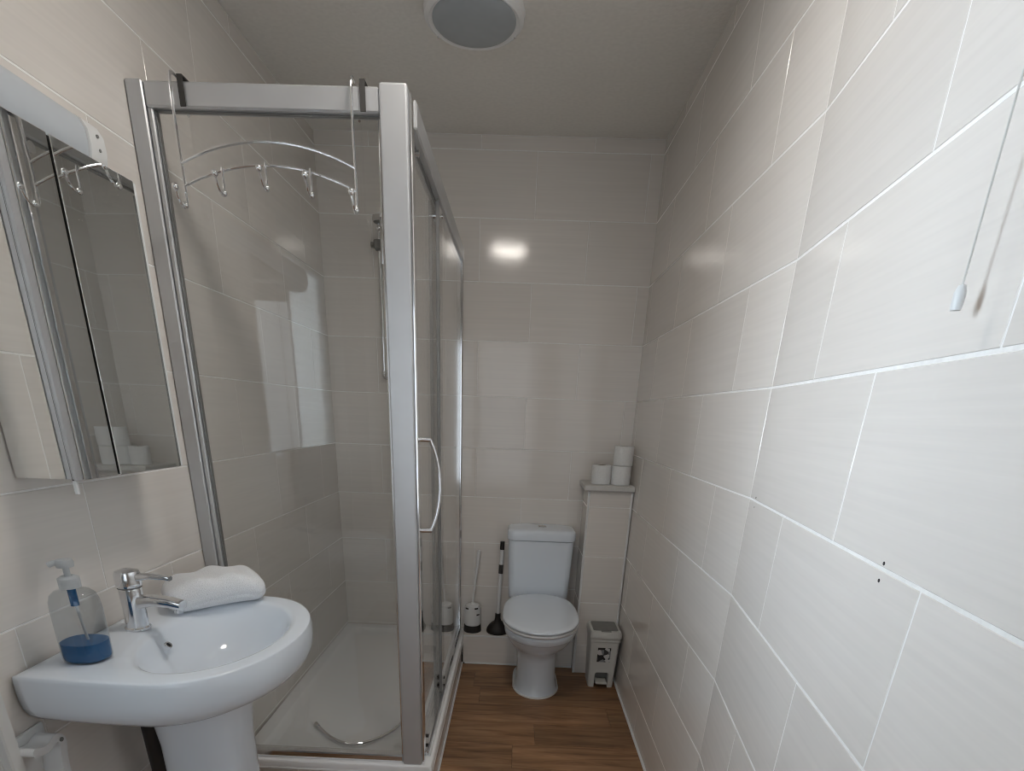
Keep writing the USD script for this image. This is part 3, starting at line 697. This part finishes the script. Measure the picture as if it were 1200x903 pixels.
# ------------------------------------------------------------------ mirror cabinet
cx0 = xl(1.25)+.001; cxf = -.846; cy0, cy1, cz0, cz1 = 1.086, 1.434, 1.197, 1.772
mc = thing('mirror_cabinet', 'wall cabinet with mirrored doors and side above the washbasin', 'mirror cabinet', (cx0, 1.26, cz0))
mc.add('carcass', box(cx0+.001, cxf-.006, cy0+.006, cy1, cz0+.001, cz1), WPLAST, smooth=False)
mc.add('side_mirror', cbox(cx0+.001, cxf-.021, cy0, cy0+.0055, cz0, cz1, .001), MIRROR, label='mirrored side panel')
mc.add('edge_strip', cbox(cxf-.0195, cxf-.007, cy0+.0008, cy0+.0055, cz0, cz1, .001), ALU)
sp_y, ANG = 1.206, -.032
def door(y0, y1, ang, xo=0.0, th=.005):
    # front face on the plane through (cxf, cy0) turned by ANG, then turned about its own near edge
    x = cxf - math.sin(ANG)*(y0-cy0) + xo
    return rot_z(cbox(x-th, x, y0, y1, cz0-.002, cz1+.002, .0012), ang, (x-th, y0))
mc.add('edge_strip', door(cy0+.0008, cy0+.0180, ANG, 0, .007), ALU)
mc.add('mirror_door', door(cy0+.0215, sp_y-.0036, ANG), MIRROR)
mc.add('mirror_door', door(sp_y+.0036, cy1-.009, -.043), MIRROR)
mc.add('door_gap', door(cy0+.0005, cy1-.009, ANG, -.008, .002), HOLE, smooth=False)
mc.add('frame_edge', cbox(cxf-.006, cxf+.012, cy1-.0085, cy1+.0005, cz0-.001, cz1, .001), WPLAST, label='white edge strip')
mc.add('catch', cbox(cxf-.012, cxf-.004, cy0+.002, cy0+.008, cz0-.028, cz0-.0022, .001), WPLAST)

# ------------------------------------------------------------------ shaver light above it
sl = thing('shaver_light', 'long white strip light with shaver socket end above the mirror cabinet', 'wall light', (xl(1.1), 1.1, 1.83))
xb = xl(1.1)+.001
def lightring(y, grow=0):
    prof = [(xb, 1.793), (xb+.030, 1.788), (xb+.052, 1.794), (xb+.064, 1.808), (xb+.068, 1.83), (xb+.066, 1.855), (xb+.056, 1.872), (xb+.036, 1.881), (xb, 1.883)]
    c = np.array([xb, 1.836]); return [(x0 if (x0 := c[0]+(x-c[0])*(1+grow)) else 0, y, c[1]+(z-c[1])*(1+grow)) for x, z in prof]
def lightseg(y0, y1, g=0): return loft([lightring(y0, g-.06), lightring(y0+.003, g), lightring(y1-.003, g), lightring(y1, g-.06)])
sl.add('tube_cover', lightseg(.70, 1.408), TUBECOVER, smooth=40, label='opal diffuser')
es = sl.add('socket_end', lightseg(1.409, 1.462, .03), WPLAST, smooth=40, label='white end with shaver socket')
for z in (1.852, 1.828):
    es.add('socket_hole', cyl((xb+.0660, 1.437, z), (xb+.0712, 1.437, z), .0032, 12), DGPLAST)
sl.add('backplate', cbox(xb, xb+.012, .69, 1.47, 1.785, 1.893, .003), WPLAST)

# ------------------------------------------------------------------ white plastic roll holder on the wall beside the door frame
rh = thing('roll_holder', 'white plastic arched roll holder on the left wall below the near end of the washbasin', 'toilet roll holder', (-.97, .945, .60))
from shapely.geometry import Polygon as _P2, LineString as _L2
hx0 = xl(.945)+.0005
def yz_plate(poly, x0, x1):
    e = trimesh.creation.extrude_polygon(poly, x1-x0, engine='earcut'); v = e.vertices.copy(); e.vertices = np.c_[x0+v[:, 2], v[:, 0], v[:, 1]]; return e
rh.add('wall_plate', cbox(hx0, hx0+.008, .912, .985, .50, .715, .003), WPLAST)
arm = _L2([tuple(q) for q in spline([(.908, .690, 0), (.926, .684, 0), (.944, .686, 0), (.962, .692, 0), (.9705, .684, 0), (.969, .655, 0), (.963, .600, 0), (.958, .54, 0)], 40)[:, :2]]).buffer(.0085)
rh.add('arched_arm', yz_plate(arm, hx0+.0082, hx0+.050), WPLAST, smooth=40)
rh.add('pivot', cyl((hx0+.044, .9695, .683), (hx0+.0515, .9695, .683), .0048, 14), DGPLAST, label='dark pivot end')

# ------------------------------------------------------------------ toilet
TXC = .157
to = thing('toilet', 'white close-coupled toilet with closed lid against the far wall', 'toilet', (TXC, 2.7, 0))
def dring(w, yf, yb, z, a=None, n=64, back=5.0, fr=2.0):
    ym = yf+(a if a else min(.62*(yb-yf), w*.62)); out = []
    for t in np.linspace(0, 2*math.pi, n, endpoint=False):
        c, s = math.cos(t), math.sin(t)
        e = fr if s < 0 else back
        x = TXC+w/2*math.copysign(abs(c)**(2/e), c)
        y = ym+((ym-yf) if s < 0 else (yb-ym))*math.copysign(abs(s)**(2/e), s)
        out.append((x, y, z))
    return out
YBK = 2.895
pan = [dring(.228, 2.512, YBK, 0), dring(.228, 2.512, YBK, .006), dring(.214, 2.522, YBK, .022), dring(.203, 2.532, YBK, .06), dring(.198, 2.536, YBK, .13), dring(.198, 2.535, YBK, .19),
       dring(.208, 2.522, YBK, .225), dring(.240, 2.478, YBK, .255), dring(.280, 2.426, YBK, .285), dring(.314, 2.384, YBK, .318), dring(.330, 2.362, YBK, .345), dring(.336, 2.354, YBK, .352), dring(.345, 2.340, YBK, .360), dring(.352, 2.330, YBK, .385), dring(.350, 2.332, YBK, .398), dring(.340, 2.342, YBK, .402)]
to.add('pan', loft(pan), CERAMIC, smooth=45)
def padring(w, yf, z, dy=0): return dring(w, yf, 2.868, z, a=.235, back=3.2)
to.add('seat', loft([padring(.352, 2.330, .4025), padring(.366, 2.318, .405), padring(.370, 2.314, .412), padring(.366, 2.318, .419), padring(.352, 2.33, .421)]), WPLAST, smooth=45)
to.add('lid', loft([padring(.354, 2.326, .4225), padring(.368, 2.312, .426), padring(.371, 2.309, .433), padring(.366, 2.316, .439), padring(.345, 2.34, .4425), padring(.26, 2.42, .4455), padring(.10, 2.55, .447)]), CERAMIC, smooth=45)
for sx in (-.075, .075):
    to.add('hinge', cyl((TXC+sx-.02, 2.866, .43), (TXC+sx+.02, 2.866, .43), .011, 14), CHROME)
def cis(w, y0, z, r=.035, bulge=.012):
    P = rrect(TXC-w/2, TXC+w/2, y0, D-.004, z, r, 6); return [(x, y-(bulge*(1-((x-TXC)/(w/2))**2) if y < y0+r*1.2 else 0), zz) for x, y, zz in P]
to.add('cistern', loft([cis(.318, 2.902, .404), cis(.322, 2.896, .412), cis(.330, 2.890, .50), cis(.342, 2.882, .66), cis(.345, 2.880, .728)]), CERAMIC, smooth=45)
to.add('cistern_lid', loft([cis(.350, 2.876, .7305), cis(.357, 2.872, .735), cis(.358, 2.871, .768), cis(.352, 2.876, .780), cis(.330, 2.890, .786), cis(.2, 2.93, .789)]), CERAMIC, smooth=45)
bt = to.add('flush_button', lathe([(.001, .7965), (.021, .7955), (.024, .792), (.024, .786)], (TXC+.003, 2.968), 32), CHROME, label='chrome dual flush button')
bt.add('button_split', box(TXC+.002, TXC+.004, 2.949, 2.987, .795, .7972), DARKALU, smooth=False)
to.add('floor_sealant', tube([(x, y, .004) for x, y, z in dring(.232, 2.508, YBK, 0)], .005, 6, closed=True), WPLAST)

# ------------------------------------------------------------------ toilet brush and plunger on the ledge
bxx, byy, bz = -.205, 2.992, LEDGE_Z
br = thing('toilet_brush', 'white toilet brush in a round white holder with black foot on the ledge', 'toilet brush', (bxx, byy, bz))
br.add('holder', lathe([(.001, bz+.0405), (.044, bz+.0405), (.046, bz+.045), (.047, bz+.12), (.046, bz+.150), (.042, bz+.150), (.041, bz+.135)], (bxx, byy), 36), WPLAST)
br.add('foot', lathe([(.001, bz+.0005), (.050, bz+.0005), (.051, bz+.006), (.048, bz+.040), (.001, bz+.040)], (bxx, byy), 36), RUBBER, label='black foot of the holder')
br.add('brush_cap', lathe([(.040, bz+.150), (.037, bz+.158), (.016, bz+.163), (.011, bz+.170), (.001, bz+.170)], (bxx, byy), 32), WPLAST)
br.add('handle', tube(spline([(bxx, byy, bz+.165), (bxx+.008, byy+.006, bz+.25), (bxx+.016, byy+.012, bz+.33), (bxx+.026, byy+.018, bz+.43), (bxx+.030, byy+.020, bz+.465)], 20), np.r_[np.full(9, .0058), np.linspace(.0062, .0105, 8), np.full(3, .0105)], 12), WPLAST)
for a, zz in ((-2.25, .144), (-1.05, .146), (-.80, .108)):
    br.add('slot', tm(rot_z(box(bxx+.0440, bxx+.0478, byy-.010, byy+.010, bz+zz-.004, bz+zz+.004), a, (bxx, byy))), RUBBER, smooth=False)
plx, ply = -.060, 2.986
pl = thing('plunger', 'black rubber sink plunger with white and black stick beside the toilet brush', 'plunger', (plx, ply, bz))
pl.add('cup', lathe([(.001, bz+.001), (.062, bz+.001), (.064, bz+.010), (.062, bz+.022), (.050, bz+.042), (.034, bz+.058), (.020, bz+.068), (.016, bz+.085), (.0155, bz+.112), (.001, bz+.113)], (plx, ply), 36), RUBBER)
def stick(z0, z1, r): return tube([(plx+.012*(z-.11)/.42, ply+.018*(z-.11)/.42, bz+z) for z in np.linspace(z0, z1, 4)], r, 14)
pl.add('stick', stick(.113, .345, .0098), WPLAST)
pl.add('band', stick(.345, .395, .0125), GREYRUB, label='dark grip band')
pl.add('grip', stick(.395, .478, .0112), WPLAST)
pl.add('end_cap', stick(.478, .522, .0125), RUBBER, label='black end cap')

# ------------------------------------------------------------------ pedal bin
BNX, BN0, BN1 = .506, 2.664, 2.826
bn = thing('pedal_bin', 'small pale grey pedal bin with darker lid panel in the far right corner', 'bin', (BNX, 2.74, 0))
def bring(hw, y0, y1, z, r=.016): return rrect(BNX-hw, BNX+hw, y0, y1, z, r, 5)
bodym = m3.Manifold(m3.Mesh(np.asarray((t_ := loft([bring(.066, BN0+.012, BN1-.010, .0), bring(.070, BN0+.007, BN1-.006, .12), bring(.076, BN0+.001, BN1, .262)])).vertices, np.float32), np.asarray(t_.faces, np.uint32)))
if bodym.volume() < 0:
    t_.invert(); bodym = m3.Manifold(m3.Mesh(np.asarray(t_.vertices, np.float32), np.asarray(t_.faces, np.uint32)))
arch = rbox(BNX-.036, BNX+.036, BN0-.03, BN0+.075, -.03, .088, .012)
bodym = bodym - arch
bn.add('body', bodym, GPLAST, smooth=30)
bn.add('pedal_recess', box(BNX-.040, BNX+.040, BN0+.055, BN0+.060, .001, .085), DGPLAST, smooth=False)
bn.add('pedal', tm(rbox(BNX-.030, BNX+.030, BN0-.012, BN0+.054, .026, .038, .005)), GPLAST)
bn.add('rim_band', loft([bring(.077, BN0-.001, BN1+.002, .2625), bring(.079, BN0-.003, BN1+.004, .266), bring(.079, BN0-.003, BN1+.004, .280), bring(.077, BN0-.001, BN1+.002, .283)]), GPLAST)
lidr = [bring(.080, BN0-.006, BN1+.005, .2835, .02), bring(.083, BN0-.009, BN1+.006, .288, .02), bring(.082, BN0-.008, BN1+.006, .310, .02), bring(.076, BN0-.002, BN1+.001, .320, .02), bring(.066, BN0+.014, BN1-.008, .321, .014)]
ld = bn.add('lid', loft(lidr), GPLAST, smooth=40)
ld.add('lid_panel', loft([bring(.064, BN0+.018, BN1-.009, .3212, .012), bring(.064, BN0+.018, BN1-.009, .3235, .012), bring(.058, BN0+.024, BN1-.015, .3245, .010)]), DGPLAST, label='darker grey press panel')
ld.add('press_catch', tm(rbox(BNX-.026, BNX+.026, BN0+.000, BN0+.012, .3195, .3245, .002)), DGPLAST)
def facey(z): return BN0+.007-(z-.12)/.142*.006
stv = np.array([(x, facey(z)-d, z) for d in (.0002, .0009) for x in (BNX-.034, BNX+.034) for z in (.150, .232)])
bn.add('sticker', trimesh.convex.convex_hull(stv), STICKER, smooth=False, label='dark printed picture sticker')
bn.add('side_handle', tm(rbox(BNX+.0795, BNX+.087, BN0+.04, BN0+.10, .245, .262, .003)), GPLAST)

# ------------------------------------------------------------------ toilet rolls on the shelf
def roll(x, y, z, label):
    t = thing('toilet_roll', label, 'toilet roll', (x, y, z), 'spare toilet rolls on the shelf')
    h = .092
    t.add('paper', lathe([(.021, z+.0005), (.0455, z+.0005), (.0475, z+.003), (.0478, z+.045), (.0475, z+h-.003), (.0455, z+h-.0003), (.021, z+h-.0003)], (x, y), 40), PAPER)
    t.add('core_tube', lathe([(.0205, z+.001), (.021, z+.001), (.021, z+h-.001), (.0200, z+h-.001), (.0200, z+.001)], (x, y), 28), CARD)
    return t
r0 = roll(.436, 2.905, SHZ, 'single white toilet roll at the left end of the corner shelf')
copy_of(r0, (.5335, 2.898, SHZ), 'lower white toilet roll of the two stacked against the right wall')
copy_of(r0, (.5375, 2.900, SHZ+.0925), 'upper white toilet roll standing on another one')

# ------------------------------------------------------------------ pull cord on the right
ky, kz = .690, 1.478
kx = xr(ky)-.026
pc_ = thing('pull_cord', 'white light pull cord with small plastic knob hanging by the right wall', 'pull cord', (kx, ky, CEIL_Z))
pc_.add('ceiling_switch', lathe([(.001, CEIL_Z-.032), (.024, CEIL_Z-.032), (.030, CEIL_Z-.026), (.032, CEIL_Z-.0005), (.001, CEIL_Z-.0005)], (kx-.012, ky), 32), WPLAST)
pc_.add('cord', tube([(kx-.012, ky, CEIL_Z-.032), (kx-.006, ky, 2.0), (kx, ky, kz+.004)], .0011, 6), CORD)
pc_.add('knob', lathe([(.001, kz+.008), (.0035, kz+.007), (.0056, kz+.001), (.0056, kz-.012), (.0048, kz-.016), (.001, kz-.016)], (kx, ky), 20), WPLAST)
